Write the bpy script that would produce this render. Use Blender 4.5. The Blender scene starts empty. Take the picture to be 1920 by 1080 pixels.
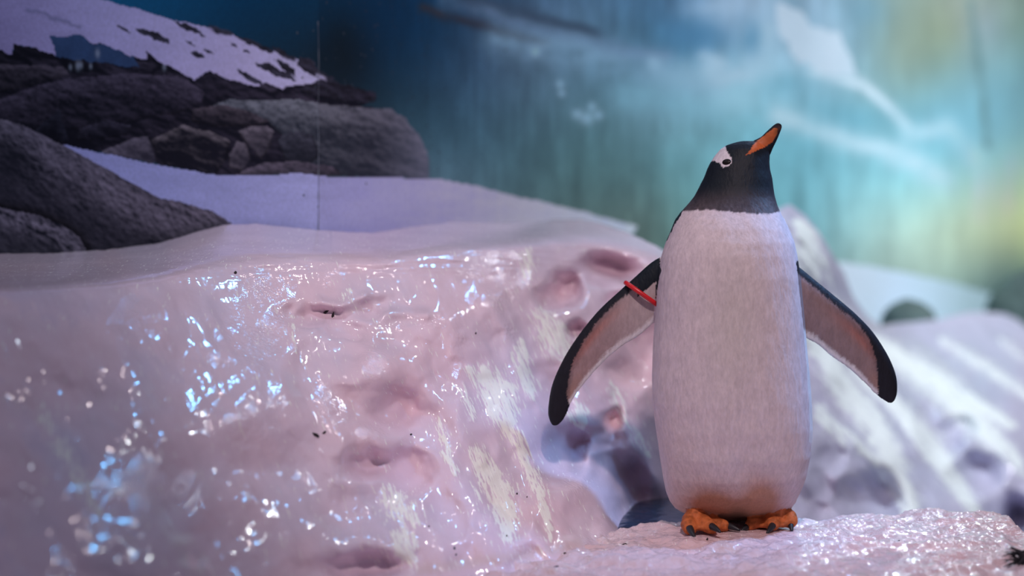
import bpy, bmesh, math, random
import numpy as np
from mathutils import Vector

# ------------------------------------------------------------------ camera, world, lights
scene = bpy.context.scene
C = scene.collection
F, HZ, ZC = 3780.0, 420.0, 0.537          # focal length in px of a 1920 px frame, horizon row, eye height above the ledge

cam_d = bpy.data.cameras.new('camera')
cam = bpy.data.objects.new('camera', cam_d); C.objects.link(cam)
cam.location = (0, 0, ZC); cam.rotation_euler = (math.pi / 2, 0, 0)
cam_d.sensor_width = 36.0; cam_d.lens = F / 1920 * 36.0
cam_d.shift_y = (HZ - 540) / 1920
cam_d.clip_end = 60
cam_d.dof.use_dof = True; cam_d.dof.focus_distance = 3.5
cam_d.dof.aperture_fstop = cam_d.lens / 1000 / 0.044
scene.camera = cam

world = bpy.data.worlds.new('world'); scene.world = world; world.use_nodes = True
bg = world.node_tree.nodes['Background']
bg.inputs[0].default_value = (0.66, 0.60, 0.84, 1); bg.inputs[1].default_value = 0.22

def area(name, loc, target, size, power, color, spread=180):
    d = bpy.data.lights.new(name, 'AREA'); d.shape = 'DISK'; d.size = size; d.energy = power; d.color = color
    d.spread = math.radians(spread)
    o = bpy.data.objects.new(name, d); C.objects.link(o); o.location = loc
    o.rotation_euler = (Vector(target) - Vector(loc)).to_track_quat('-Z', 'Y').to_euler()
    return o
def spot(name, loc, target, angle, power, color, radius=0.1, blend=1.0):
    d = bpy.data.lights.new(name, 'SPOT'); d.energy = power; d.color = color; d.spot_size = math.radians(angle); d.spot_blend = blend
    d.shadow_soft_size = radius
    o = bpy.data.objects.new(name, d); C.objects.link(o); o.location = loc
    o.rotation_euler = (Vector(target) - Vector(loc)).to_track_quat('-Z', 'Y').to_euler()
    return o
spot('lamp_key', (0.45, 1.3, 2.6), (0.28, 3.7, 0.32), 45, 215, (1.0, 0.81, 0.83), 0.08)
area('lamp_blue_rim', (1.2, 3.78, 1.5), (0.52, 3.58, 0.38), 0.22, 1.2, (0.22, 0.50, 1.0), 34)
# cluster of small lamps high at the back right, whose glints show in the glazed ice
area('lamp_blue_high', (0.85, 5.85, 2.7), (-0.4, 3.4, 0.35), 0.06, 0.95, (0.14, 0.50, 1.0), 80)
area('lamp_blue_far', (1.9, 6.4, 2.7), (-0.45, 3.0, 0.2), 0.06, 0.38, (0.14, 0.50, 1.0), 80)
area('lamp_white_high', (1.75, 5.9, 2.7), (0.0, 3.7, 0.3), 0.06, 1.0, (0.92, 0.98, 1.0), 80)
area('lamp_pink_high', (0.9, 5.0, 2.8), (-0.2, 3.5, 0.3), 0.06, 0.6, (1.0, 0.86, 0.86), 80)
area('fill_mural', (-0.9, 3.2, 2.6), (-0.85, 4.0, 0.75), 0.3, 3.6, (0.72, 0.86, 1.0), 90)  # added unseen fill that brightens the left mural
area('lamp_far', (3.4, 5.6, 3.0), (1.7, 7.4, 0.4), 0.5, 38, (0.94, 0.97, 1.0), 95)
area('glint_fill_ledge', (1.1, 6.0, 2.0), (0.74, 3.4, 0.0), 0.06, 0.5, (0.72, 0.88, 1.0), 24)  # added unseen lamp, there only for sparkles on the ledge
area('fill_slope', (1.1, 4.6, 3.1), (1.15, 5.4, -0.1), 0.25, 8, (0.82, 0.92, 1.0), 70)  # added unseen fill that whitens the ice slope
area('lamp_yellow', (2.85, 9.2, 0.52), (2.40, 9.15, 0.5), 0.15, 0.5, (1.0, 0.93, 0.45), 110)

scene.view_settings.view_transform = 'Standard'
scene.view_settings.look = 'None'
scene.view_settings.gamma = 1.0
scene.view_settings.exposure = 0.0
scene.view_settings.use_curve_mapping = False

# ------------------------------------------------------------------ helpers
def at(px, py, Y):
    return Vector(((px - 960) * Y / F, Y, ZC - (py - HZ) * Y / F))

def lin(c):
    c = np.asarray(c, dtype=float) / 255.0
    return np.where(c <= 0.04045, c / 12.92, ((c + 0.055) / 1.055) ** 2.4)

def _hash(ix, iy, iz, seed):
    h = (ix.astype(np.int64) * 374761393 + iy.astype(np.int64) * 668265263 + iz.astype(np.int64) * 2147483647 + seed * 974711) & 0xffffffff
    h = ((h ^ (h >> 13)) * 1274126177) & 0xffffffff
    h = ((h ^ (h >> 16)) * 2246822519) & 0xffffffff
    return ((h ^ (h >> 15)) & 0xffffff) / float(0xffffff)

def vnoise(x, y, z=0.0, seed=0):
    x, y, z = np.broadcast_arrays(np.asarray(x, float), np.asarray(y, float), np.asarray(z, float))
    fx, fy, fz = np.floor(x), np.floor(y), np.floor(z)
    ix, iy, iz = fx.astype(np.int64), fy.astype(np.int64), fz.astype(np.int64)
    u, v, w = x - fx, y - fy, z - fz
    u, v, w = [t * t * t * (t * (t * 6 - 15) + 10) for t in (u, v, w)]
    r = 0
    for dz in (0, 1):
        if dz == 1 and not w.any(): break
        wz = w if dz else 1 - w
        for dy in (0, 1):
            wy = v if dy else 1 - v
            for dx in (0, 1):
                r = r + (u if dx else 1 - u) * wy * wz * _hash(ix + dx, iy + dy, iz + dz, seed)
    return r

def fbm(x, y, z=0.0, oct=4, seed=0, gain=0.5):
    r, a, s, f = 0, 1.0, 0.0, 1.0
    for o in range(oct):
        r = r + a * (vnoise(np.asarray(x) * f, np.asarray(y) * f, np.asarray(z) * f, seed + o * 17) - 0.5)
        s += a; a *= gain; f *= 2.03
    return r / s * 2          # about -1..1

def worley(x, y, seed=0):
    x, y = np.asarray(x, float), np.asarray(y, float)
    ix, iy = np.floor(x).astype(np.int64), np.floor(y).astype(np.int64)
    f1 = np.full(x.shape, 9.0); f2 = f1.copy(); cid = np.zeros(x.shape)
    zz = np.zeros(x.shape, np.int64)
    for dy in (-1, 0, 1):
        for dx in (-1, 0, 1):
            cx, cy = ix + dx, iy + dy
            d = np.hypot(cx + _hash(cx, cy, zz, seed) - x, cy + _hash(cx, cy, zz, seed + 5) - y)
            n = _hash(cx, cy, zz, seed + 9)
            nearer = d < f1
            f2 = np.where(nearer, f1, np.minimum(f2, d)); cid = np.where(nearer, n, cid); f1 = np.minimum(f1, d)
    return f1, f2, cid

def sworley(x, y, seed=0, k=9.0):
    """cell distance with rounded ridges, and a rounded cell value"""
    x, y = np.asarray(x, float), np.asarray(y, float)
    ix, iy = np.floor(x).astype(np.int64), np.floor(y).astype(np.int64)
    s = 0; c = 0; zz = np.zeros(x.shape, np.int64)
    for dy in (-1, 0, 1):
        for dx in (-1, 0, 1):
            cx, cy = ix + dx, iy + dy
            w = np.exp(-k * np.hypot(cx + _hash(cx, cy, zz, seed) - x, cy + _hash(cx, cy, zz, seed + 5) - y))
            s = s + w; c = c + w * _hash(cx, cy, zz, seed + 9)
    return -np.log(s) / k, c / s

def sstep(a, b, x):
    t = np.clip((np.asarray(x, float) - a) / (b - a), 0, 1)
    return t * t * (3 - 2 * t)

def inpoly(x, y, poly):
    r = np.zeros(x.shape, bool); n = len(poly)
    for i in range(n):
        (x0, y0), (x1, y1) = poly[i], poly[(i + 1) % n]
        if y0 == y1: continue
        c = ((y0 > y) != (y1 > y)) & (x < (x1 - x0) * (y - y0) / (y1 - y0) + x0)
        r ^= c
    return r

def pdist(x, y, pts):
    """distance to a polyline, and the position 0..1 along it"""
    d = np.full(np.shape(x), 1e9); t_all = np.zeros(np.shape(x)); n = len(pts) - 1
    for i in range(n):
        (x0, y0), (x1, y1) = pts[i][:2], pts[i + 1][:2]
        l2 = (x1 - x0) ** 2 + (y1 - y0) ** 2
        t = np.clip(((x - x0) * (x1 - x0) + (y - y0) * (y1 - y0)) / l2, 0, 1)
        dd = np.hypot(x - x0 - t * (x1 - x0), y - y0 - t * (y1 - y0))
        m = dd < d
        d = np.where(m, dd, d); t_all = np.where(m, (i + t) / n, t_all)
    return d, t_all

def rbf(ctrl, smooth=1e-4):
    """thin plate spline through rows (px, py, value...)"""
    c = np.array([r[:2] for r in ctrl], float) / 400.0
    v = np.array([r[2:] for r in ctrl], float)
    def k(r2): return 0.5 * r2 * np.log(r2 + 1e-12)
    n = len(c)
    d2 = ((c[:, None] - c[None]) ** 2).sum(-1)
    A = np.zeros((n + 3, n + 3)); A[:n, :n] = k(d2) + smooth * np.eye(n)
    P = np.c_[np.ones(n), c]; A[:n, n:] = P; A[n:, :n] = P.T
    w = np.linalg.solve(A, np.r_[v, np.zeros((3, v.shape[1]))])
    def f(x, y):
        x = np.asarray(x, float) / 400; y = np.asarray(y, float) / 400
        r = w[n] + w[n + 1] * x[..., None] + w[n + 2] * y[..., None]
        for i in range(n):
            r = r + k((x - c[i, 0]) ** 2 + (y - c[i, 1]) ** 2)[..., None] * w[i]
        return r
    return f

def grid_mesh(name, P, smooth=True):
    """P: rows x cols x 3"""
    R, K = P.shape[:2]
    idx = np.arange(R * K).reshape(R, K)
    q = np.stack([idx[:-1, :-1], idx[:-1, 1:], idx[1:, 1:], idx[1:, :-1]], -1).reshape(-1, 4)
    me = bpy.data.meshes.new(name)
    me.vertices.add(R * K); me.vertices.foreach_set('co', P.reshape(-1).astype(np.float32))
    me.loops.add(q.size); me.loops.foreach_set('vertex_index', q.reshape(-1).astype(np.int32))
    me.polygons.add(len(q)); me.polygons.foreach_set('loop_start', np.arange(0, q.size, 4, dtype=np.int32))
    me.update(calc_edges=True); me.validate()
    if smooth: me.polygons.foreach_set('use_smooth', np.ones(len(q), bool))
    return me

def set_col(me, col, name='Col'):
    a = me.attributes.new(name, 'FLOAT_COLOR', 'POINT')
    c = np.ones((len(me.vertices), 4), np.float32); c[:, :3] = np.clip(col.reshape(-1, 3), 0, 1)
    a.data.foreach_set('color', c.reshape(-1))

def set_val(me, v, name):
    a = me.attributes.new(name, 'FLOAT', 'POINT'); a.data.foreach_set('value', np.asarray(v, np.float32).reshape(-1))

def link(name, me, mat, parent=None):
    o = bpy.data.objects.new(name, me); C.objects.link(o)
    if mat: me.materials.append(mat)
    if parent: o.parent = parent
    return o

def tag(o, label, cat, group=None):
    o['label'] = label; o['category'] = cat
    if group: o['group'] = group
    return o

# ------------------------------------------------------------------ materials
class NT:
    def __init__(s, name):
        s.m = bpy.data.materials.new(name); s.m.use_nodes = True
        s.t = s.m.node_tree; s.b = s.t.nodes['Principled BSDF']
    def n(s, kind, **kw):
        nd = s.t.nodes.new(kind)
        for k, v in kw.items():
            if k.startswith('i_'): nd.inputs[k[2:]].default_value = v
            else: setattr(nd, k, v)
        return nd
    def l(s, a, b): s.t.links.new(a, b)
    def p(s, **kw):
        for k, v in kw.items(): s.b.inputs[k.replace('_', ' ')].default_value = v
    def noise(s, scale, detail=3, vec=None, rough=0.5):
        nd = s.n('ShaderNodeTexNoise'); nd.inputs['Scale'].default_value = scale; nd.inputs['Detail'].default_value = detail
        nd.inputs['Roughness'].default_value = rough
        if vec: s.l(vec, nd.inputs['Vector'])
        return nd.outputs['Fac']
    def coord(s, scale=(1, 1, 1), rot=(0, 0, 0)):
        tc = s.n('ShaderNodeTexCoord'); mp = s.n('ShaderNodeMapping')
        mp.inputs['Scale'].default_value = scale; mp.inputs['Rotation'].default_value = rot
        s.l(tc.outputs['Object'], mp.inputs['Vector']); return mp.outputs['Vector']
    def math(s, op, a, b):
        nd = s.n('ShaderNodeMath', operation=op)
        for i, v in enumerate((a, b)):
            if isinstance(v, (int, float)): nd.inputs[i].default_value = v
            else: s.l(v, nd.inputs[i])
        return nd.outputs[0]
    def attr(s, name, out='Fac'):
        nd = s.n('ShaderNodeAttribute'); nd.attribute_name = name; return nd.outputs[out]
    def remap(s, v, a, b, c, d):
        nd = s.n('ShaderNodeMapRange'); s.l(v, nd.inputs[0])
        for i, q in enumerate((a, b, c, d)): nd.inputs[i + 1].default_value = q
        return nd.outputs[0]
    def bump(s, h, strength, dist, prev=None):
        nd = s.n('ShaderNodeBump'); nd.inputs['Distance'].default_value = dist
        if isinstance(strength, (int, float)): nd.inputs['Strength'].default_value = strength
        else: s.l(strength, nd.inputs['Strength'])
        s.l(h, nd.inputs['Height'])
        if prev: s.l(prev, nd.inputs['Normal'])
        return nd.outputs['Normal']
    def tint(s, col, fac, lo, hi):
        """multiply a colour by a remapped factor"""
        r = s.remap(fac, 0.3, 0.7, lo, hi)
        nd = s.n('ShaderNodeVectorMath', operation='SCALE'); s.l(col, nd.inputs[0]); s.l(r, nd.inputs['Scale'])
        return nd.outputs[0]

GLARE_TILT = {'glazed_ice': 0.42, 'slope_ice': 0.72, 'ledge_ice': 0.0}
def ice_material(name, rough=0.30, coat=0.8, fine=1.0):
    t = NT(name); col = t.attr('Col', 'Color')
    v = t.coord()
    peb = t.attr('pebble')
    gm = t.n('ShaderNodeMapping'); gm.inputs['Scale'].default_value = (330, 30, 36); t.l(t.coord((1, 1, 1), (0, GLARE_TILT[name], 0)), gm.inputs['Vector'])
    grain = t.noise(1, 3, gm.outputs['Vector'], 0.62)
    painted_glare = t.remap(t.math('ADD', t.attr('painted_glare'), t.math('MULTIPLY', t.math('SUBTRACT', grain, 0.5), 3.6)), 0.45, 0.80, 0.0, 1.0)  # glare on the ridges, painted into the ice as a pale colour
    mx = t.n('ShaderNodeMix', data_type='RGBA'); t.l(painted_glare, mx.inputs['Factor'])
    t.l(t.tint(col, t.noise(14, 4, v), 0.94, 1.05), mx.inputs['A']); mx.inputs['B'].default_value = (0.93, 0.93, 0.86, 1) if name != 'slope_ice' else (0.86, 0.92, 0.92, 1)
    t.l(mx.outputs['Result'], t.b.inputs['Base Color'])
    t.l(t.remap(painted_glare, 0, 1, rough, 0.62), t.b.inputs['Roughness'])
    t.l(t.remap(painted_glare, 0, 1, coat, 0.15), t.b.inputs['Coat Weight'])
    t.p(Coat_Roughness=0.08, IOR=1.34); t.b.inputs['Specular IOR Level'].default_value = 0.12
    t.b.inputs['Subsurface Weight'].default_value = 0.0
    n1 = t.bump(t.noise(38, 2, v), 0.06 * fine, 0.006)
    pb = t.noise(150, 2, v)
    n2 = t.bump(pb, t.math('MULTIPLY', peb, 0.85), 0.004, n1)
    n3 = t.bump(grain, t.math('MULTIPLY', painted_glare, 0.6), 0.002, n2)
    t.l(n2, t.b.inputs['Coat Normal']); t.l(n3, t.b.inputs['Normal'])
    return t.m

def print_material():
    t = NT('mural_print'); col = t.attr('Col', 'Color'); v = t.coord((1, 1, 1))
    c = t.tint(col, t.noise(180, 3, v), 0.90, 1.10)
    t.l(c, t.b.inputs['Base Color'])
    t.p(Roughness=0.55); t.b.inputs['Specular IOR Level'].default_value = 0.12
    return t.m

def plain(name, rgb, rough=0.5, spec=0.4, nscale=60, lo=0.85, hi=1.12, bstr=0.0, bdist=0.002, bscale=200):
    t = NT(name)
    rgbn = t.n('ShaderNodeRGB'); rgbn.outputs[0].default_value = (*rgb, 1)
    v = t.coord()
    t.l(t.tint(rgbn.outputs[0], t.noise(nscale, 3, v), lo, hi), t.b.inputs['Base Color'])
    t.p(Roughness=rough); t.b.inputs['Specular IOR Level'].default_value = spec
    if bstr: t.l(t.bump(t.noise(bscale, 3, v), bstr, bdist), t.b.inputs['Normal'])
    return t.m

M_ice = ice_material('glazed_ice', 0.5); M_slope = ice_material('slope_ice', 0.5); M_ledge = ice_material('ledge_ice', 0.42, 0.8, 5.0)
M_print = print_material()
M_fleck = plain('dark_debris', (0.02, 0.017, 0.018), 0.7)
M_rock = plain('dark_rock', (0.11, 0.16, 0.155), 0.8, 0.2, 8, 0.7, 1.3, 0.5, 0.01, 30)

# ------------------------------------------------------------------ mural walls
K1, K2 = 1 / 4.05, 1 / 9.0
def wallY(px):
    px = np.asarray(px, float)
    left = 1 / (1 / 3.97 + (1 / 4.05 - 1 / 3.97) * px / 597)
    right = 1 / np.maximum(K1 + (K2 - K1) * (px - 597) / 1323, 0.06)
    return np.where(px < 597, left, right)

SKY = rbf([(r[0], r[1], *r[2]) for r in [
    (-300, 0, (8, 45, 75)), (300, 8, (10, 58, 92)), (450, 30, (6, 44, 72)), (620, 20, (5, 42, 68)), (560, 70, (8, 38, 60)), (640, 105, (12, 26, 40)),
    (700, 60, (8, 44, 72)), (700, 150, (18, 42, 60)), (800, 50, (16, 54, 82)), (800, 150, (36, 66, 88)), (780, 200, (40, 70, 86)), (850, 250, (56, 90, 104)), (900, 120, (60, 92, 115)),
    (830, 320, (70, 100, 112)), (950, 60, (70, 98, 118)), (950, 300, (72, 108, 116)), (1000, 170, (76, 108, 122)), (1050, 80, (96, 132, 152)), (1100, 280, (78, 116, 118)),
    (1150, 350, (80, 114, 112)), (1200, 60, (72, 112, 132)), (1200, 400, (92, 118, 110)), (1250, 200, (118, 162, 172)), (1250, 300, (95, 143, 146)),
    (1300, 80, (66, 118, 148)), (1300, 400, (100, 145, 140)), (1350, 150, (132, 184, 196)), (1400, 30, (140, 172, 190)), (1480, 60, (140, 180, 198)),
    (1520, 120, (150, 185, 198)), (1500, 200, (112, 172, 186)), (1550, 300, (116, 180, 190)), (1650, 60, (104, 146, 156)), (1700, 100, (118, 142, 128)),
    (1650, 200, (116, 162, 168)), (1750, 200, (112, 166, 176)), (1780, 60, (128, 146, 118)), (1850, 50, (148, 175, 186)), (1900, 50, (150, 188, 164)),
    (1880, 150, (134, 192, 198)), (1900, 250, (138, 198, 204)), (1800, 300, (134, 194, 200)), (1700, 320, (124, 188, 194)), (1600, 400, (136, 186, 184)),
    (1700, 430, (160, 196, 180)), (1800, 430, (176, 202, 172)), (1900, 420, (186, 206, 158)), (1650, 470, (150, 184, 172)), (1800, 490, (158, 188, 166)),
    (1900, 520, (90, 124, 120)), (1530, 420, (118, 172, 176)), (2200, 200, (130, 180, 180)), (2200, 500, (100, 130, 120))]], 0.02)

SNOW_LO = [(-520, 95), (0, 94), (21, 103), (25, 83), (55, 86), (105, 105), (108, 83), (96, 69), (125, 69), (150, 67), (178, 83), (189, 80), (250, 108), (278, 111),
           (272, 93), (292, 108), (305, 119), (333, 133), (364, 150), (383, 136), (394, 134), (430, 150), (463, 157), (486, 162), (500, 155), (532, 169), (537, 162), (560, 160), (620, 153)]
SKYLINE = [(620, 148), (593, 134), (556, 111), (509, 93), (463, 74), (394, 51), (324, 37), (259, 18), (194, 0), (100, -30), (-520, -200)]
ROCK = [(-520, 90)] + SNOW_LO[1:] + [(662, 172), (704, 178), (699, 190), (676, 199), (736, 204), (764, 227), (787, 255), (801, 282), (806, 336), (671, 331), (602, 330), (556, 324),
        (532, 327), (463, 330), (384, 326), (296, 309), (185, 285), (130, 278), (0, 250), (-520, 240)]
STRIP = [(120, 272), (185, 285), (296, 309), (384, 326), (463, 330), (532, 327), (556, 324), (602, 330), (671, 331), (806, 336), (830, 338), (900, 350), (1000, 375),
         (1100, 398), (1196, 426), (1180, 445), (1180, 520), (-520, 520), (-520, 272)]
FRONT = [(-520, 200), (0, 222), (46, 236), (130, 278), (222, 329), (296, 370), (352, 382), (398, 396), (432, 418), (440, 520), (-520, 520)]
FRONT2 = [(-520, 380), (0, 389), (70, 403), (116, 421), (148, 444), (162, 468), (170, 520), (-520, 520)]
PATCHES = [[(254, 52), (290, 58), (316, 73), (320, 84), (290, 75), (262, 62)], [(216, 48), (232, 51), (246, 60), (228, 56)], [(345, 77), (356, 80), (366, 89), (352, 85)],
           [(356, 97), (372, 97), (385, 106), (368, 109)], [(377, 92), (392, 93), (404, 100), (388, 99)], [(324, 37), (350, 44), (372, 56), (390, 71), (364, 61), (340, 50)],
           [(428, 80), (440, 83), (446, 90), (434, 87)], [(450, 92), (466, 96), (470, 102), (456, 98)], [(440, 126), (462, 136), (490, 152), (497, 164), (470, 152), (452, 138)],
           [(477, 117), (500, 117), (522, 130), (545, 140), (556, 152), (530, 146), (500, 134)], [(514, 113), (530, 112), (552, 130), (556, 146), (536, 136)],
           [(430, 62), (470, 73), (512, 93), (508, 99), (470, 82)], [(560, 108), (578, 107), (590, 120), (596, 141), (572, 133), (556, 121)], [(505, 84), (530, 94), (552, 110), (520, 104)]]
SHADOW = [(94, 66), (125, 69), (150, 67), (178, 83), (189, 80), (250, 108), (262, 128), (180, 116), (106, 106)]

BOULDERS = [   # outline, how many leading points form the lit upper edge, fall-off, lit colour, dark colour
    ([(-520, 150), (0, 120), (60, 122), (120, 126), (130, 140), (60, 160), (0, 172), (-520, 190)], 5, 16, (72, 62, 78), (18, 17, 28)),
    ([(-520, 210), (0, 186), (60, 163), (140, 146), (250, 138), (340, 144), (385, 172), (380, 192), (330, 212), (250, 222), (120, 246), (0, 240), (-520, 250)], 7, 34, (66, 57, 76), (14, 14, 26)),
    ([(150, 240), (200, 226), (246, 236), (240, 252), (180, 262), (140, 262)], 3, 10, (52, 47, 64), (12, 12, 24)),
    ([(60, 250), (110, 205), (128, 260), (120, 270)], 3, 14, (34, 33, 48), (10, 10, 22)),
    ([(395, 200), (430, 186), (480, 188), (560, 187), (640, 199), (736, 205), (766, 228), (789, 256), (803, 284), (807, 337), (700, 334), (600, 331), (552, 306), (538, 262), (500, 226), (430, 212)], 9, 40, (92, 90, 104), (34, 36, 48)),
    ([(360, 205), (420, 196), (470, 210), (505, 228), (470, 236), (400, 236), (360, 226)], 4, 12, (70, 60, 72), (16, 15, 26)),
    ([(285, 262), (340, 234), (392, 246), (430, 264), (424, 300), (402, 328), (310, 311), (292, 288)], 4, 7, (96, 85, 96), (17, 16, 28)),
    ([(448, 246), (470, 236), (498, 235), (513, 246), (505, 276), (490, 300), (466, 274)], 4, 18, (88, 78, 92), (32, 29, 40)),
    ([(520, 262), (545, 246), (585, 252), (600, 290), (575, 310), (535, 300)], 3, 20, (54, 52, 66), (22, 23, 34)),
    ([(430, 290), (444, 264), (462, 268), (471, 300), (456, 319), (430, 314)], 3, 18, (90, 80, 94), (36, 32, 44)),
    ([(185, 286), (250, 259), (278, 255), (290, 285), (297, 310), (240, 299)], 3, 20, (92, 82, 100), (40, 36, 50)),
    ([(440, 328), (490, 306), (560, 302), (625, 312), (645, 333), (520, 332)], 4, 14, (80, 70, 86), (34, 31, 42))]

def mix(a, b, m):
    m = np.clip(m, 0, 1)[..., None]; return a * (1 - m) + np.asarray(b) * m

def paint(px, py):
    """the printed picture on the wall, as linear colour"""
    wx = px + 5 * fbm(px / 14, py / 14, oct=3, seed=3); wy = py + 5 * fbm(px / 14, py / 14, oct=3, seed=8)
    base = np.clip(SKY(px, py), 3, 255)
    # vertical runs of meltwater
    st = fbm(px / 9, py / 110, oct=3, seed=21); st2 = fbm(px / 30, py / 60, oct=3, seed=22)
    amt = sstep(560, 900, px) * (1 - 0.55 * sstep(1400, 1900, px))
    base = base * (1 + (0.08 * st + 0.12 * st2) * amt)[..., None]
    base = np.clip(base, 2, 255)
    dk = np.exp(-((px - 645) / 42) ** 2 - ((py - 95) / 60) ** 2) * (0.7 + 0.5 * st2)
    base = mix(base, (10, 22, 30), dk * 0.8)
    wob = 10 * fbm(px / 60, py / 60, oct=3, seed=31)
    def band(pts, w, colour, k, soft=1.0):
        nonlocal base
        d, t = pdist(px + wob, py + wob, pts)
        base = mix(base, colour, min(1.0, k * 1.35) * np.exp(-(d / (w * 1.15)) ** 2) * np.clip(0.85 + 0.6 * fbm(px / 40, py / 25, oct=3, seed=37), 0, 1))
    band([(870, 0), (990, 34), (1120, 70)], 12, (44, 60, 74), 0.9)
    band([(800, 18), (880, 36), (950, 58), (1020, 82)], 9, (48, 52, 62), 0.9)
    band([(830, 0), (920, 22), (1000, 50), (1100, 82), (1250, 110)], 14, (105, 135, 160), 0.6)
    band([(930, 70), (1060, 96), (1200, 130), (1330, 150)], 26, (128, 168, 186), 0.6)
    band([(1180, 180), (1260, 190), (1350, 210)], 28, (125, 178, 190), 0.5)
    band([(1318, 100), (1345, 112), (1325, 140)], 12, (170, 200, 212), 0.8)
    band([(1345, 150), (1400, 135), (1425, 95), (1440, 60)], 16, (165, 198, 210), 0.7)
    band([(1340, 30), (1380, -10)], 40, (160, 190, 208), 0.6)
    band([(1529, 138), (1617, 157), (1663, 198), (1700, 236)], 9, (188, 212, 220), 0.9)
    band([(1459, 216), (1558, 251), (1646, 280), (1710, 303), (1763, 340)], 20, (172, 208, 216), 0.7)
    band([(1700, 250), (1780, 240), (1830, 300)], 16, (165, 205, 214), 0.6)
    band([(1815, 0), (1836, 120), (1858, 280)], 6, (100, 140, 140), 0.6)
    band([(1470, -10), (1500, 60)], 25, (100, 140, 155), 0.4)
    for cx, cy, rx_, ry_, cc, k in ((1335, 125, 34, 22, (168, 202, 214), .7), (1375, 185, 52, 30, (150, 196, 206), .6), (1420, 118, 34, 40, (162, 200, 212), .65), (1290, 150, 60, 26, (140, 182, 196), .6),
                                    (1345, 15, 60, 26, (160, 192, 210), .65), (1315, 62, 48, 30, (70, 124, 156), .75), (1410, 72, 26, 34, (84, 138, 166), .7), (1440, 20, 26, 30, (150, 186, 204), .6),
                                    (1480, 160, 50, 20, (104, 166, 182), .5), (1600, 220, 70, 30, (96, 160, 176), .5), (1560, 90, 20, 40, (190, 210, 218), .5), (1690, 60, 60, 90, (128, 146, 128), .5), (1620, 20, 40, 40, (96, 140, 156), .5)):
        base = mix(base, cc, k * np.exp(-((px + wob - cx) / rx_) ** 2 - ((py + wob - cy) / ry_) ** 2))
    g = inpoly(wx, wy, [(1452, 0), (1500, 20), (1518, 47), (1576, 64), (1590, 99), (1606, 138), (1558, 144), (1488, 108), (1462, 60)])
    base = mix(base, (184, 206, 216), g * 0.85)
    for cx, cy, r in ((1050, 158, 8), (1053, 175, 7), (1082, 214, 10), (1100, 222, 12), (1122, 216, 9), (1110, 200, 8), (1004, 98, 9), (1225, 120, 14)):
        base = mix(base, (150, 190, 205), 0.75 * np.exp(-(((px - cx) / r) ** 2 + ((py - cy) / r) ** 2)))
    out = lin(base)
    # snow slope of the far mountain
    snow = inpoly(wx * 0.5 + px * 0.5, wy * 0.5 + py * 0.5, SNOW_LO + SKYLINE)
    sc = lin(np.stack([np.interp(px, [-300, 0, 200, 450, 620], [84, 104, 128, 152, 160]), np.interp(px, [-300, 0, 200, 450, 620], [74, 92, 116, 138, 150]),
                       np.interp(px, [-300, 0, 200, 450, 620], [112, 132, 158, 178, 186])], -1)) * (1 + 0.10 * fbm(px / 70, py / 22, oct=4, seed=41))[..., None]
    out = np.where(snow[..., None], sc, out)
    d, t = pdist(wx, wy, [(52, 17), (100, 34), (150, 52)]); out = mix(out, lin((78, 74, 106)), 0.7 * np.exp(-(d / 4) ** 2))
    # rock with cracks, boulders and lit upper faces
    rx, ry = px / 120 + 0.25 * fbm(px / 50, py / 40, oct=3, seed=51), (py - 0.28 * px) / 62 + 0.3 * fbm(px / 50, py / 40, oct=3, seed=52)
    f1, f2, cid = worley(rx, ry, 4)
    crack = sstep(0.0, 0.16, f2 - f1)
    tilt = 0.35
    def hgt(a, b): return 0.7 * fbm((a + 0.4 * b) / 24, (b - tilt * a) / 11, oct=5, seed=61, gain=0.58) + 1.5 * fbm(a / 70, (b - 0.2 * a) / 36, oct=3, seed=64)
    sh = np.clip(0.45 + 1.25 * (hgt(px + 3, py - 5.0) - hgt(px, py)), 0, 1.2)
    lite = np.clip(sh * (0.30 + 0.8 * cid) * (0.15 + 0.85 * crack), 0, 1.2)
    rock = lin((12, 12, 24)) + (lin((66, 57, 76)) - lin((12, 12, 24))) * (np.clip(sh, 0, 1) ** 1.2 * (0.2 + 0.5 * cid) * crack)[..., None]
    grain = 0.42 * fbm(px / 6, py / 4, oct=3, seed=67)
    for poly, nt, k, hi, lo in BOULDERS:
        q = inpoly(wx * .5 + px * .5, wy * .5 + py * .5, poly)
        dt, _ = pdist(px, py, poly[:nt]); de, _ = pdist(px, py, poly + poly[:1])
        f = np.clip(np.exp(-dt / k) * (0.75 + 0.5 * sh + grain) + 0.30 * (sh - 0.45) + 0.3 * grain, 0, 1.15)
        cc = lin(lo) + (lin(hi) - lin(lo)) * f[..., None]
        cc = cc * (1 - 0.6 * np.exp(-(de / 2.2) ** 2) * (dt > 3))[..., None]
        rock = np.where(q[..., None], cc, rock)
    rock = rock * np.interp(px, [0, 150, 330, 480, 700], [0.55, 0.60, 0.75, 1.0, 1.0])[..., None]
    inr = inpoly(wx * 0.6 + px * 0.4, wy * 0.6 + py * 0.4, ROCK)
    out = np.where(inr[..., None], rock, out)
    scr = lin((36, 33, 46))[None] * (0.5 + 1.3 * sh)[..., None]
    for p in PATCHES:
        out = np.where((inpoly(wx, wy, p))[..., None], scr, out)
    d, t = pdist(wx, wy, SKYLINE[:6]); out = mix(out, scr, sstep(8, 3, d) * sstep(0.0, 0.2, vnoise(px / 30, py / 30, 0, 77) - 0.42))
    out = np.where((inpoly(wx, wy, [(600, 146), (650, 158), (706, 178), (700, 192), (640, 190), (590, 178), (560, 166)]))[..., None], scr * 0.9, out)
    out = np.where((inpoly(wx, wy, SHADOW))[..., None], lin((36, 50, 82))[None] * (0.9 + 0.3 * st2)[..., None], out)
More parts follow.
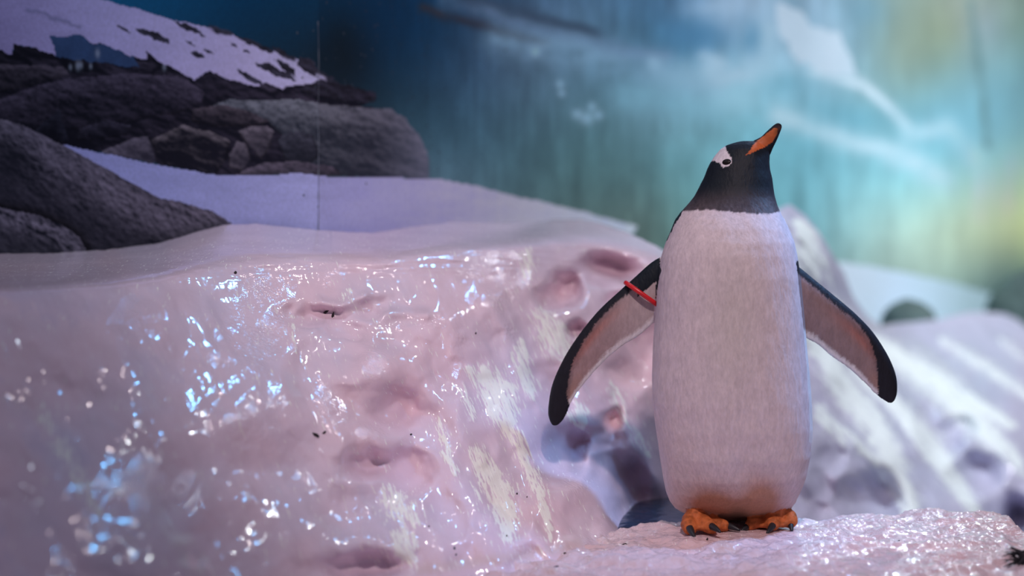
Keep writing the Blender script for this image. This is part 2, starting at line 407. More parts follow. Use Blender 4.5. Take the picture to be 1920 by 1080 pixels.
    for cx, cy, w in ((146, 123, 4), (152, 122, 3), (132, 126, 2.5), (170, 124, 2.5), (308, 126, 3), (183, 100, 4)):
        out = mix(out, lin((120, 122, 145)), 0.55 * np.exp(-((px - cx) / w) ** 2 - ((py - cy) / (2 * w)) ** 2))
    # snow strip in front of the rocks
    sx = px + 2 * fbm(px / 20, py / 20, seed=71); sy = py + 3 * fbm(px / 25, py / 20, seed=72)
    strip = inpoly(sx, sy, STRIP)
    xs = [0, 300, 600, 800, 1000, 1190]
    sc = lin(np.stack([np.interp(px, xs, [110, 118, 140, 150, 166, 176]), np.interp(px, xs, [106, 116, 136, 148, 170, 190]), np.interp(px, xs, [152, 162, 182, 192, 206, 214])], -1))
    sc = sc * (1 + 0.08 * fbm(px / 60, py / 16, oct=3, seed=73) + 0.07 * st * sstep(650, 900, px))[..., None]
    out = np.where(strip[..., None], sc, out)
    haze = sstep(690, 860, px) * inr; out = mix(out, lin((96, 104, 122)), 0.55 * haze)
    # far snow field at the right
    rs = inpoly(sx, sy, [(1560, 488), (1600, 494), (1724, 516), (1813, 538), (1860, 550), (2300, 640), (2300, 760), (1500, 760), (1500, 480)])
    out = np.where(rs[..., None], lin(np.stack([np.interp(px, [1560, 1900], [190, 160]), np.interp(px, [1560, 1900], [208, 196]), np.interp(px, [1560, 1900], [216, 214])], -1)), out)
    # dark boulders at the lower left
    def hf(a, b): return 0.45 * fbm(a / 16, (b - 0.5 * a) / 10, oct=4, seed=81, gain=0.66) + 1.3 * fbm(a / 120, (b - 0.5 * a) / 60, oct=2, seed=84)
    s2 = np.clip(0.40 + 0.9 * (hf(px + 3, py - 4) - hf(px, py)) + 0.28 * fbm(px / 7, (py - 0.4 * px) / 5, oct=3, seed=86), 0, 1.1)
    s2 = s2 * (1 - 0.8 * np.exp(-((px - 20) / 40) ** 2 - ((py - 300) / 46) ** 2))
    d, t = pdist(px, py, FRONT[1:9])
    fr = lin((16, 16, 26)) + (lin((92, 82, 100)) - lin((16, 16, 26))) * (s2 * (0.25 + 1.0 * np.exp(-((d - 22) / 46) ** 2)))[..., None]
    out = np.where((inpoly(wx * .4 + px * .6, wy * .4 + py * .6, FRONT))[..., None], fr, out)
    d, t = pdist(px, py, FRONT2[1:6])
    infr = inpoly(px, py, FRONT); out = out * (1 - 0.75 * infr * np.exp(-(d / 13) ** 2))[..., None]
    fr = lin((14, 15, 25)) + (lin((112, 100, 120)) - lin((14, 15, 25))) * (s2 * (0.25 + 0.95 * np.exp(-((d - 14) / 22) ** 2)))[..., None]
    out = np.where((inpoly(wx * .4 + px * .6, wy * .4 + py * .6, FRONT2))[..., None], fr, out)
    return out

INK_L = lambda x: np.interp(x, [-300, 0, 200, 450, 597], [1.9, 2.2, 2.2, 1.85, 1.75])
INK_R = lambda x: np.interp(x, [597, 800, 1000, 1250, 1500, 1900], [1.95, 2.2, 2.15, 1.65, 1.22, 1.75])
def build_wall(name, xs, ys, ink):
    PX, PY = np.meshgrid(xs, ys)
    Y = wallY(PX)
    # columns must be vertical lines of a plane: rows are heights, so convert rows at the column's own distance
    P = np.stack([(PX - 960) * Y / F, Y, ZC - (PY - HZ) * Y / F], -1)
    me = grid_mesh(name, P); set_col(me, paint(PX, PY) * ink(PX)[..., None] * (np.array([0.98, 1.14, 1.02]) if name == 'wall_left' else np.stack([np.interp(PX, [597, 1000, 1300], [1.0, 1.06, 1.02]), np.interp(PX, [597, 900, 1200], [1.18, 1.04, 0.98]), np.interp(PX, [597, 1200], [1.03, 1.0])], -1)))
    o = link(name, me, M_print); o['kind'] = 'structure'
    return o
yl = np.r_[np.linspace(-420, -40, 8), np.arange(-20, 500, 2.2), np.linspace(520, 1200, 8)]
wl = build_wall('wall_left', np.r_[np.linspace(-520, -60, 12), np.arange(-40, 596, 2.2), 597], yl, INK_L)
yr = np.r_[np.linspace(-420, -40, 8), np.arange(-20, 640, 3.0), np.linspace(660, 1200, 8)]
wr = build_wall('wall_right', np.r_[597, np.arange(599, 1960, 3.0), np.linspace(1980, 2300, 8)], yr, INK_R)
wl['label'] = 'printed mural wall with snowy mountain and dark rocks'
wr['label'] = 'printed mural wall receding to the right with blue green glacier'
# bead of frozen sealant down the joint of the two walls
bm = bmesh.new()
rng = random.Random(5)
Yj = float(wallY(597)) - 0.004
ring_prev = None
for i in range(90):
    py = 40 + i * 4.5
    w = 0.0003 + 0.0011 * max(0.0, float(vnoise(i * 0.22, 2.0)) - 0.45)
    if py > 290: w *= 1.8
    c = at(597 + 1.5 * float(fbm(i * 0.08, 0.3, oct=2)), py, Yj)
    ring = [bm.verts.new(c + Vector((w * math.cos(a), w * math.sin(a), 0))) for a in [k * math.pi / 3 for k in range(6)]]
    if ring_prev:
        for k in range(6): bm.faces.new((ring_prev[k], ring_prev[(k + 1) % 6], ring[(k + 1) % 6], ring[k]))
    ring_prev = ring
me = bpy.data.meshes.new('trim_1'); bm.to_mesh(me); bm.free()
o = link('trim_1', me, plain('sealant', (0.22, 0.25, 0.30), 0.4)); o['kind'] = 'structure'; o['label'] = 'pale sealant bead down the wall joint'
# condensation drops on the mural
bm = bmesh.new()
rng = random.Random(11)
for i in range(210):
    px = rng.gauss(730, 95) if i < 150 else rng.uniform(560, 1180); py = rng.uniform(0, 290) if i < 150 else rng.uniform(0, 410)
    if px < 540 or px > 1190: continue
    r = rng.uniform(0.8, 2.2) * 0.0011
    c = at(px, py, float(wallY(px)))
    n = Vector((0, -1, 0)) if px < 597 else Vector((0.879, -0.476, 0))
    side = Vector((0, 0, 1)).cross(n).normalized()
    tip = bm.verts.new(c + n * r * 0.7 + Vector((0, 0, -r * 0.5)))
    rg = [bm.verts.new(c + side * r * math.cos(a) + Vector((0, 0, 1)) * r * (1.4 * math.sin(a) if math.sin(a) > 0 else 1.1 * math.sin(a))) for a in [k * math.pi / 4 for k in range(8)]]
    for k in range(8): bm.faces.new((rg[k], rg[(k + 1) % 8], tip))
me = bpy.data.meshes.new('water_drops'); bm.to_mesh(me); bm.free()
for p in me.polygons: p.use_smooth = True
o = link('water_drops', me, plain('droplet', (0.06, 0.09, 0.12), 0.08, 0.8)); o['kind'] = 'stuff'
o['label'] = 'small water drops beaded on the dark blue mural'; o['category'] = 'water drops'

# ------------------------------------------------------------------ ground under the exhibit and the pool gap
t = NT('pool_floor'); v = t.coord()
rgbn = t.n('ShaderNodeRGB'); rgbn.outputs[0].default_value = (0.05, 0.10, 0.17, 1)
t.l(t.tint(rgbn.outputs[0], t.noise(6, 3, v), 0.8, 1.2), t.b.inputs['Base Color']); t.p(Roughness=0.5)
P = np.array([[[x, y, -0.55] for x in np.linspace(-4, 7, 12)] for y in np.linspace(-1, 12, 12)])
o = link('floor', grid_mesh('floor', P), t.m); o['kind'] = 'structure'; o['label'] = 'dark blue exhibit floor below the ice'
t = NT('pool_water'); v = t.coord((1, 1, 1))
t.p(Base_Color=(0.018, 0.042, 0.075, 1), Roughness=0.06); t.b.inputs['Specular IOR Level'].default_value = 0.6
t.l(t.bump(t.noise(26, 2, v), 0.35, 0.01), t.b.inputs['Normal'])
P = np.array([[[x, y, -0.014 + 0.001 * math.sin(9 * x + 7 * y)] for x in np.linspace(0.13, 0.46, 60)] for y in np.linspace(3.5, 4.3, 50)])
o = link('pool_water', grid_mesh('pool_water', P), t.m)
tag(o, 'narrow strip of dark blue water behind the ledge', 'water'); o['kind'] = 'stuff'

# ------------------------------------------------------------------ ice bank on the left
BTOP_X = [-340, 0, 100, 200, 300, 370, 420, 480, 560, 640, 700, 760, 850, 920, 1000, 1040, 1090, 1130, 1180, 1230, 1280, 1330, 1400]
BTOP_Y = [482, 475, 474, 468, 455, 434, 421, 419, 427, 434, 436, 427, 415, 417, 418, 411, 411, 420, 437, 460, 492, 530, 600]
LIP_X = [-340, 0, 100, 200, 300, 400, 480, 560, 700, 850, 950, 1040, 1100, 1180, 1230, 1300, 1400]
LIP_Y = [548, 537, 533, 527, 515, 494, 482, 478, 480, 464, 455, 448, 447, 466, 486, 540, 625]
FACE = rbf([(-340, 548, 2.82), (0, 537, 3.0), (200, 527, 3.16), (400, 494, 3.46), (560, 478, 3.64), (700, 480, 3.74), (850, 464, 3.90), (1000, 452, 4.1), (1100, 447, 4.3), (1230, 486, 4.35), (1400, 625, 4.4),
            (-340, 1160, 2.15), (0, 780, 2.72), (0, 1080, 2.38), (200, 800, 2.80), (300, 1080, 2.62), (400, 650, 3.22), (500, 800, 3.12), (600, 1080, 2.96),
            (650, 600, 3.54), (700, 800, 3.34), (800, 1075, 3.10), (900, 600, 3.76), (900, 850, 3.5), (1000, 1045, 3.30), (1050, 700, 3.88), (1130, 1015, 3.46),
            (1200, 600, 4.15), (1200, 800, 4.02), (1240, 960, 4.02), (1400, 1100, 4.05), (800, 1160, 3.0), (300, 1160, 2.55)], 0.004)
def BANK(px, py):
    lip = np.interp(px, LIP_X, LIP_Y); top = np.interp(px, BTOP_X, BTOP_Y)
    yw = np.where(px < 620, wallY(px) - 0.012, np.interp(px, [620, 760, 920, 1090, 1230, 1400], [4.04, 4.26, 4.5, 4.62, 4.5, 4.5]))
    fl = FACE(px, np.maximum(py, lip))[..., 0]
    q = (lip - py) / 5.0; s = 5.0 * np.logaddexp(0, q)
    return (fl + np.maximum(yw - fl, 0.02) * np.clip(s / (lip - top), 0, 1.05))[..., None]
# (polyline, half width in px, strength) of the pale lamp glare painted on the bank
GLARE = [([(880, 690), (900, 720), (925, 770), (965, 815), (990, 870), (1015, 930), (1030, 1010)], 12, .85), ([(905, 700), (935, 735), (955, 790)], 26, .95),
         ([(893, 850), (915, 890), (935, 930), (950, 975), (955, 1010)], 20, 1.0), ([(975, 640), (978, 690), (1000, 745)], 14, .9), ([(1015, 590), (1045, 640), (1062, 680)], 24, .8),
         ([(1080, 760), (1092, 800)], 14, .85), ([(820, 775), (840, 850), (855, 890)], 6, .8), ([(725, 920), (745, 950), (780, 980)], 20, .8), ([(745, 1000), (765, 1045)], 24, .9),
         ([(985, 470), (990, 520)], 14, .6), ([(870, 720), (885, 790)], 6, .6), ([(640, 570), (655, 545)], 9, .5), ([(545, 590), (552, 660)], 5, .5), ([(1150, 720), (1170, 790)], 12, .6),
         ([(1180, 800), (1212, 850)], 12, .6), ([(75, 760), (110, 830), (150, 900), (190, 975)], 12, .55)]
PITS = [(1045, 850, 44, 56, .07), (1085, 840, 24, 44, .05), (1150, 880, 52, 40, .08), (1148, 785, 20, 22, .05), (1185, 905, 30, 40, .06), (1130, 825, 40, 22, .05), (1060, 540, 26, 30, .09),
        (1140, 505, 50, 26, .10), (1030, 558, 24, 20, .06), (1170, 560, 34, 22, .06), (1085, 615, 18, 14, .05), (690, 870, 46, 30, .05), (770, 880, 40, 40, .05), (690, 1060, 90, 26, .05),
        (740, 770, 50, 36, .05), (800, 800, 46, 40, .035), (700, 960, 70, 50, .03), (1100, 960, 34, 46, .03), (1190, 955, 60, 46, .08), (600, 590, 60, 22, .035), (690, 575, 26, 20, .03),
        (690, 690, 48, 40, -.03), (650, 620, 40, 16, .02), (1215, 640, 40, 40, .04), (1180, 700, 40, 34, .03), (960, 900, 40, 60, .02), (580, 700, 40, 60, .02), (510, 860, 90, 60, .02)]
PEBBLE = [(500, 600, 45, 75, 1.0), (450, 640, 40, 30, .8), (410, 670, 30, 20, .7), (245, 590, 50, 34, .8), (470, 800, 70, 70, .55), (290, 900, 80, 60, .6), (930, 520, 50, 60, 1.0), (880, 470, 40, 25, .7),
          (700, 690, 40, 36, .8), (700, 480, 40, 18, .8), (620, 510, 24, 40, .7), (780, 605, 70, 14, .7), (960, 620, 20, 18, .9), (1085, 905, 26, 24, 1.1), (1140, 1020, 50, 18, .9), (1000, 1030, 50, 16, .9),
          (700, 830, 40, 40, .6), (620, 760, 30, 60, .5), (860, 650, 16, 50, .7), (500, 445, 110, 22, .6), (350, 480, 110, 16, .5), (1080, 480, 40, 40, .5), (640, 900, 60, 80, .3), (1200, 930, 26, 30, .9)]

def glare_mask(px, py, lines, angle=0.42, grain=1.0, gain=1.15, wide=1.3):
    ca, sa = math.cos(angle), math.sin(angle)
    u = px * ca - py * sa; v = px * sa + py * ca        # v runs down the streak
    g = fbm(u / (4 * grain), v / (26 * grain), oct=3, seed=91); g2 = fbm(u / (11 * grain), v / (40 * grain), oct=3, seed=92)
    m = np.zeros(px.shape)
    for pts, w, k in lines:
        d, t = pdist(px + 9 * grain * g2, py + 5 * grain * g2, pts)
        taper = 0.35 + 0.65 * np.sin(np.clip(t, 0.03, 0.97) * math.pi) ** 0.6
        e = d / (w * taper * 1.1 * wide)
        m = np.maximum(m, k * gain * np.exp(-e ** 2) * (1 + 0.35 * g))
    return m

def bankY(px, py, full=False):
    px, py = np.asarray(px, float), np.asarray(py, float)
    Y = BANK(px, py)[..., 0]
    scal = sstep(520, 700, px) * sstep(500, 600, py) * (1 - 0.5 * sstep(1000, 1100, py))
    # scalloped hollows, leaning down to the right
    wx = px + 26 * fbm(px / 70, py / 70, oct=3, seed=101); wy = py + 26 * fbm(px / 70, py / 70, oct=3, seed=102)
    f1, cid = sworley((wx - 0.35 * wy) / 92, (wy + 0.1 * wx) / 112, 12)
    f1b, cidb = sworley((wx - 0.4 * wy) / 44, wy / 56, 19)
    D = -0.060 * f1 * scal * (0.35 + 0.9 * cid) - 0.010 * f1b * scal * (0.3 + cidb)
    # broad facets on the smooth left part
    fa, cf = sworley((wx - 0.5 * wy) / 210, (wy + 0.1 * wx) / 260, 33)
    D = D - 0.05 * fa * (1 - 0.6 * scal) * sstep(520, 640, py)
    D = D + 0.018 * fbm(px / 130, py / 130, oct=3, seed=111) * sstep(440, 560, py) + 0.0018 * fbm(px / 22, py / 26, oct=3, seed=113) * sstep(430, 520, py)
    ca, sa = math.cos(0.45), math.sin(0.45)
    D = D + 0.0035 * fbm((px * ca - py * sa) / 26, (px * sa + py * ca) / 150, oct=3, seed=115) * sstep(430, 560, py)
    for cx, cy, a, b, k in PITS:
        e = ((wx * .5 + px * .5 - cx) / a) ** 2 + ((wy * .5 + py * .5 - cy) / b) ** 2
        D = D + 1.35 * k * np.exp(-e ** 1.6)
    # the overhanging lip in the middle of the bank
    d, t = pdist(px, py, [(555, 585), (600, 568), (640, 575), (685, 556), (720, 585), (800, 590)])
    D = D - 0.014 * np.exp(-(d / 10) ** 2)
    # glints along the plateau
    D = D + 0.005 * fbm(px / 60, py / 9, oct=3, seed=117) * sstep(410, 440, py) * (1 - sstep(500, 540, py))
    fr = glare_mask(px, py, GLARE)
    D = D - 0.006 * fr
    edge = sstep(0, 26, py - np.interp(px, BTOP_X, BTOP_Y))
    Y = Y + D * edge
    return (Y, fr, edge) if full else Y

xs = np.arange(-340, 1392, 2.2)
nrow = 330
tt = np.linspace(0, 1, nrow)[:, None] ** 1.05
PX = np.repeat(xs[None], nrow, 0)
top = np.interp(xs, BTOP_X, BTOP_Y) + 1.6 * fbm(xs / 16, 0.5, oct=3, seed=121)
PY = top[None] + tt * (1165 - top[None])
Y, fr, edge = bankY(PX, PY, True)
P = np.stack([(PX - 960) * Y / F, Y, ZC - (PY - HZ) * Y / F], -1)
back = []
for dy, dz in ((0.05, -0.5), (0.04, -0.25), (0.03, -0.09), (0.015, -0.02)):
    b = P[0].copy(); b[:, 1] += dy * sstep(600, 700, xs); b[:, 2] += dz; back.append(b)
ICE_A, ICE_B = np.array([0.82, 0.61, 0.68]), np.array([0.75, 0.63, 0.74])
def ice_colour(px, py, fr, ICE_A=ICE_A, ICE_B=ICE_B):
    m = np.clip(0.5 + 0.9 * fbm(px / 140, py / 140, oct=3, seed=131), 0, 1)
    c = ICE_A * (1 - m)[..., None] + ICE_B * m[..., None]
    return c
col = ice_colour(PX, PY, fr)
yel = np.exp(-(pdist(PX, PY, [(790, 1070), (900, 1052), (1000, 1040), (1080, 1022)])[0] / 12) ** 2); col = mix(col, (0.66, 0.50, 0.42), 0.4 * yel)
peb = np.zeros(PX.shape)
for cx, cy, a, b, k in PEBBLE:
    peb = np.maximum(peb, k * np.exp(-((PX - cx) / a) ** 2 - ((PY - cy) / b) ** 2))
peb = np.clip(peb * (0.7 + 0.8 * fbm(PX / 30, PY / 30, oct=2, seed=141)), 0, 1.2) + 0.01
nb = len(back)
me = grid_mesh('ice_bank', np.concatenate([np.stack(back), P]))
pad = lambda a: np.concatenate([np.repeat(a[:1], nb, 0), a])
set_col(me, pad(col)); set_val(me, pad(fr), 'painted_glare'); set_val(me, pad(peb), 'pebble')
bank = link('ice_bank', me, M_ice)
tag(bank, 'large glossy pinkish white ice bank with scalloped face left of the penguin', 'ice')

# ------------------------------------------------------------------ ice slope on the right, out of focus
RTOP_X = [1280, 1380, 1440, 1480, 1513, 1535, 1558, 1583, 1600, 1624, 1652, 1691, 1758, 1808, 1841, 1885, 1908, 1930, 2000, 2200]
RTOP_Y = [540, 440, 400, 382, 408, 435, 472, 513, 556, 590, 611, 606, 599, 587, 585, 588, 600, 616, 650, 700]
RSLOPE = rbf([(1280, 540, 5.0), (1480, 385, 5.5), (1558, 472, 5.7), (1600, 556, 6.0), (1691, 606, 6.7), (1808, 586, 7.3), (1908, 600, 7.6), (2200, 700, 8.2),
              (1280, 1050, 4.3), (1500, 980, 4.45), (1700, 990, 4.95), (1900, 990, 5.5), (2200, 1050, 6.0), (1400, 700, 4.8), (1550, 700, 5.2), (1750, 800, 5.7), (1900, 750, 6.4), (1600, 880, 4.9)], 0.002)
RGLARE = [([(1500, 420), (1516, 455), (1530, 520)], 17, 1.0), ([(1490, 470), (1500, 560)], 14, .7), ([(1535, 455), (1560, 540)], 6, .6),  # streaks of reflected glare painted onto the slope
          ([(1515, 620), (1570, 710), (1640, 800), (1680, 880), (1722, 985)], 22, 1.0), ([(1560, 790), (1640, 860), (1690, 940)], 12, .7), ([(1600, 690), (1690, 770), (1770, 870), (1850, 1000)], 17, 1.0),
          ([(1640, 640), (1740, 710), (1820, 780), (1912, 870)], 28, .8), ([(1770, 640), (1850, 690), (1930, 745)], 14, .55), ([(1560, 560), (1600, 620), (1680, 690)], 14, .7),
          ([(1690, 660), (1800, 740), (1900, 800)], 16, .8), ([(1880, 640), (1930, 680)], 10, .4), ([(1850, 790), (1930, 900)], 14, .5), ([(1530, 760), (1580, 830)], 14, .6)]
RPITS = [(1640, 940, 44, 50, .22), (1770, 830, 34, 34, .16), (1830, 890, 44, 40, .20), (1800, 800, 30, 20, .10), (1880, 960, 40, 50, .12), (1545, 940, 30, 30, .06), (1590, 930, 26, 30, .08), (1740, 790, 20, 30, .08),
         (1560, 860, 30, 24, .05), (1910, 980, 30, 40, .25)]
xs = np.arange(1284, 2200, 3.0)
nrow = 210
PX = np.repeat(xs[None], nrow, 0)
top = np.interp(xs, RTOP_X, RTOP_Y) + 3 * fbm(xs / 30, 0.5, oct=3, seed=221)
PY = top[None] + np.linspace(0, 1, nrow)[:, None] * (1120 - top[None])
Y = RSLOPE(PX, PY)[..., 0]
ca, sa = math.cos(0.72), math.sin(0.72)
u, v = PX * ca - PY * sa, PX * sa + PY * ca
D = 0.05 * fbm(u / 46, v / 330, oct=3, seed=231) + 0.05 * fbm(PX / 120, PY / 120, oct=3, seed=232)
f1, f2, cid = worley(PX / 46, PY / 52, 29)
D = D + 0.05 * np.clip(1 - (f1 / .75) ** 2, -.4, 1) * np.exp(-((PX - 1565) / 60) ** 2 - ((PY - 900) / 90) ** 2)
for cx, cy, a, b, k in RPITS:
    D = D + k * np.exp(-(((PX - cx) / a) ** 2 + ((PY - cy) / b) ** 2) ** 1.6)
fr = glare_mask(PX, PY, RGLARE, 0.72, 1.6, 1.45, 1.1)
D = D - 0.02 * fr
Y = Y + D * sstep(0, 40, PY - top[None])
P = np.stack([(PX - 960) * Y / F, Y, ZC - (PY - HZ) * Y / F], -1)
back = []
for dy, dz in ((0.25, -0.6), (0.2, -0.3), (0.13, -0.1), (0.05, -0.02)):
    b = P[0].copy(); b[:, 1] += dy; b[:, 2] += dz; back.append(b)
nb = len(back)
me = grid_mesh('ice_slope', np.concatenate([np.stack(back), P]))
peb = 0.15 + 0.9 * np.exp(-((PX - 1565) / 60) ** 2 - ((PY - 890) / 80) ** 2)
set_col(me, pad(ice_colour(PX, PY, fr, np.array([0.60, 0.56, 0.72]), np.array([0.56, 0.58, 0.74])))); set_val(me, pad(fr), 'painted_glare'); set_val(me, pad(peb), 'pebble')
slope = link('ice_slope', me, M_slope)
tag(slope, 'blurred lilac ice slope with white diagonal streaks right of the penguin', 'ice')

# boulders behind the slope
def boulder(px, py, rpx, hpx, Y, seed, label):
    bm = bmesh.new(); bmesh.ops.create_icosphere(bm, subdivisions=4, radius=1)
    s = Y / F
    co = np.array([v.co[:] for v in bm.verts])
    n = 1 + 0.14 * fbm(co[:, 0] * 1.6 + seed, co[:, 1] * 1.6, co[:, 2] * 1.6, oct=4, seed=seed)
    for v, k in zip(bm.verts, n):
        v.co = Vector((v.co.x * rpx * s, v.co.y * rpx * s * 0.6, v.co.z * hpx * s)) * float(k)
    me = bpy.data.meshes.new('boulder'); bm.to_mesh(me); bm.free()
    for p in me.polygons: p.use_smooth = True
    o = link('boulder', me, M_rock); o.location = at(px, py, Y)
    return tag(o, label, 'rock', 'dark boulders beyond the ice slope')
boulder(1702, 612, 52, 50, 7.05, 3, 'small dark rounded boulder peeking over the ice slope')
boulder(1935, 592, 84, 84, 8.05, 7, 'dark boulder at the right edge behind the ice slope')

# ------------------------------------------------------------------ ledge the penguin stands on
def ledgeZ(x, y):
    px = 960 + F * x / y
    z = 0.014 * fbm(x / 0.05, y / 0.045, oct=5, seed=301, gain=0.6) + 0.010 * fbm(x / 0.22, y / 0.2, oct=2, seed=303)
    f1, f2, cid = worley(x / 0.05 + 0.4 * fbm(x / .05, y / .05, seed=305), y / 0.06, 41)
    z = z + 0.005 * (cid - 0.5) * sstep(0.0, 0.25, f2 - f1)
    foot = np.exp(-((x - 0.40) / 0.16) ** 2 - ((y - 3.52) / 0.09) ** 2)
    z = z * (1 - 0.75 * foot)
    z = z - 0.02 * sstep(3.25, 2.9, y) - 0.01 * sstep(0.1, -0.1, x) + 0.012 * sstep(0.55, 0.8, x)
    return z
xs = np.linspace(-0.32, 0.955, 440)
back_y = np.interp(xs, [-.32, 0.0, .12, .17, .2, .3, .45, .6, .7, .8, .86, .93], [3.2, 3.32, 3.45, 3.52, 3.58, 3.64, 3.66, 3.66, 3.65, 3.65, 3.64, 3.55]) + 0.014 * fbm(xs / 0.05, 0.2, oct=3, seed=311)
front_y = np.full(xs.shape, 2.82)
rows, kinds = [], []
for dz, dy in ((-0.5, 0.10), (-0.22, 0.07), (-0.09, 0.035), (-0.04, 0.016), (-0.014, 0.005)):
    rows.append((back_y + dy, dz))
for q in np.linspace(0, 1, 190): rows.append((back_y + (front_y - back_y) * q, None))
for dz, dy in ((-0.02, -0.02), (-0.08, -0.05), (-0.3, -0.08)):
    rows.append((front_y + dy, dz))
P = np.zeros((len(rows), len(xs), 3))
endz = -0.30 * sstep(0.872, 0.965, xs)
for i, (yy, dz) in enumerate(rows):
    z = ledgeZ(xs, yy if dz is None else np.clip(yy, front_y, back_y)) + endz
    z = z + (0.012 * fbm(xs / 0.03, 0.9 * i, oct=3, seed=321) if dz is not None and i < 5 else 0)
    P[i] = np.stack([xs, yy, z + (dz or 0)], -1)
me = grid_mesh('ice_ledge', P)
X, Yg = P[..., 0], P[..., 1]
m = np.clip(0.45 + 0.8 * fbm(X / .1, Yg / .1, oct=3, seed=331), 0, 1)
col = np.array([0.76, 0.53, 0.54]) * (1 - m)[..., None] + np.array([0.72, 0.57, 0.62]) * m[..., None]
st = sstep(0.25, 0.6, fbm(X / .06, Yg / .09, oct=4, seed=333)); col = mix(col, (0.46, 0.29, 0.20), 0.35 * st)
set_col(me, col); set_val(me, 0.0 * X, 'painted_glare'); set_val(me, np.clip(0.55 + 0.7 * fbm(X / .05, Yg / .06, oct=3, seed=335), 0.15, 1.2), 'pebble')
ledge = link('ice_ledge', me, M_ledge)
tag(ledge, 'rough pinkish ice ledge the penguin stands on', 'ice')

# ------------------------------------------------------------------ penguin
YB = 3.58                                        # distance of the body axis
S = YB / F
penguin = bpy.data.objects.new('penguin', None); C.objects.link(penguin)
penguin.location = (at(1370, 1000, YB).x, YB, 0)
tag(penguin, 'penguin standing upright with spread flippers, head turned up to the right', 'penguin')
ORG = Vector(penguin.location)

bm = bmesh.new()
def loft(rings, cap=True):
    vs = [[bm.verts.new(p) for p in r] for r in rings]
    n = len(vs[0])
    for a, b in zip(vs[:-1], vs[1:]):
        for k in range(n): bm.faces.new((a[k], a[(k + 1) % n], b[(k + 1) % n], b[k]))
    if cap:
        bm.faces.new(vs[0][::-1]); bm.faces.new(vs[-1])

# torso, neck and head: rows of (py, left, right, depth ratio, forward shift in m)
ROWS = [(264, 1392, 1416, 1.0, .000), (267, 1378, 1428, .95, .000), (272, 1363, 1437, .92, .000), (280, 1351, 1443, .92, .000), (292, 1341, 1443, .90, .000), (304, 1333, 1442, .90, .002), (318, 1326, 1443, .88, .004), (335, 1319, 1447, .86, .006),
        (352, 1310, 1449, .84, .008), (370, 1300, 1452, .84, .010), (385, 1288, 1456, .84, .014), (398, 1275, 1461, .84, .018), (412, 1264, 1467, .84, .022), (430, 1256, 1475, .84, .028), (455, 1246, 1484, .84, .032),
        (480, 1238, 1489, .84, .034), (520, 1232, 1495, .85, .034), (560, 1229, 1499, .86, .032), (600, 1226, 1503, .87, .030), (650, 1222, 1507, .88, .028), (700, 1221, 1512, .89, .027),
        (750, 1222, 1516, .90, .026), (800, 1228, 1518, .90, .025), (850, 1235, 1515, .89, .022), (890, 1242, 1508, .86, .016), (920, 1248, 1499, .82, .008), (940, 1256, 1491, .76, .000), (953, 1266, 1483, .68, -.006), (962, 1280, 1472, .58, -.012), (970, 1298, 1456, .46, -.018), (978, 1325, 1430, .32, -.022)]
ys = [r[0] for r in ROWS]
fine = np.unique(np.r_[np.linspace(264, 978, 120), ys])
def smooth_interp(q, xs_, vs_):
    return np.interp(q, xs_, vs_)
rings = []
for py in fine:
    L, R, dr, fw = [float(np.interp(py, ys, [r[i] for r in ROWS])) for i in (1, 2, 3, 4)]
    c = at((L + R) / 2, py, YB); w = (R - L) / 2 * S; d = w * dr
    ring = []
    for k in range(72):
        a = 2 * math.pi * k / 72
        ca, sa = math.cos(a), math.sin(a)
        e = 0.90
        ring.append(c + Vector((w * math.copysign(abs(ca) ** e, ca), -fw + d * math.copysign(abs(sa) ** e, sa), 0)))
    rings.append(ring)
loft(rings)

FL = [((1262, 470), (1262, 590)), ((1225, 489), (1226, 607)), ((1195, 515), (1199, 630)), ((1165, 542), (1169, 648)), ((1124, 580), (1142, 670)), ((1090, 621), (1116, 696)), ((1060, 666), (1094, 722)),
      ((1037, 715), (1073, 752)), ((1029, 752), (1063, 776)), ((1028, 780), (1053, 792)), ((1035, 797), (1043, 799))]
FR = [((1462, 475), (1465, 610)), ((1494, 497), (1507, 633)), ((1525, 522), (1532, 646)), ((1562, 552), (1559, 669)), ((1600, 584), (1588, 689)), ((1630, 614), (1610, 708)), ((1652, 644), (1628, 726)),
      ((1671, 678), (1643, 741)), ((1681, 708), (1655, 750)), ((1682, 735), (1666, 756)), ((1677, 750), (1671, 757))]
def resample(st, n):
    a = np.array(st, float); t = np.linspace(0, len(a) - 1, n); i = np.clip(t.astype(int), 0, len(a) - 2); f = t - i
    # Catmull-Rom through the stations
    p = lambda k: a[np.clip(k, 0, len(a) - 1)]
    f = f[:, None, None]
    return 0.5 * ((2 * p(i)) + (p(i + 1) - p(i - 1)) * f + (2 * p(i - 1) - 5 * p(i) + 4 * p(i + 1) - p(i + 2)) * f ** 2 + (3 * p(i) - p(i - 1) - 3 * p(i + 1) + p(i + 2)) * f ** 3)
for st in (FL, FR):
    rs = resample(st, 46); rings = []
    for i, (T, B) in enumerate(rs):
        q = i / 45
        Yc = YB + 0.012 + 0.02 * q
        a3, b3 = at(*T, Yc), at(*B, Yc)
        c = (a3 + b3) / 2; h = (a3 - b3) / 2
        th = 0.016 * (1 - q) + 0.0065 * q
        ring = []
        for k in range(28):
            a = 2 * math.pi * k / 28
            lead = 1 + 0.45 * math.cos(a)                 # thicker leading edge
            ring.append(c + h * math.cos(a) + Vector((0, th * math.sin(a) * (lead if lead > 0.4 else 0.4), 0)))
        rings.append(ring)
    loft(rings)

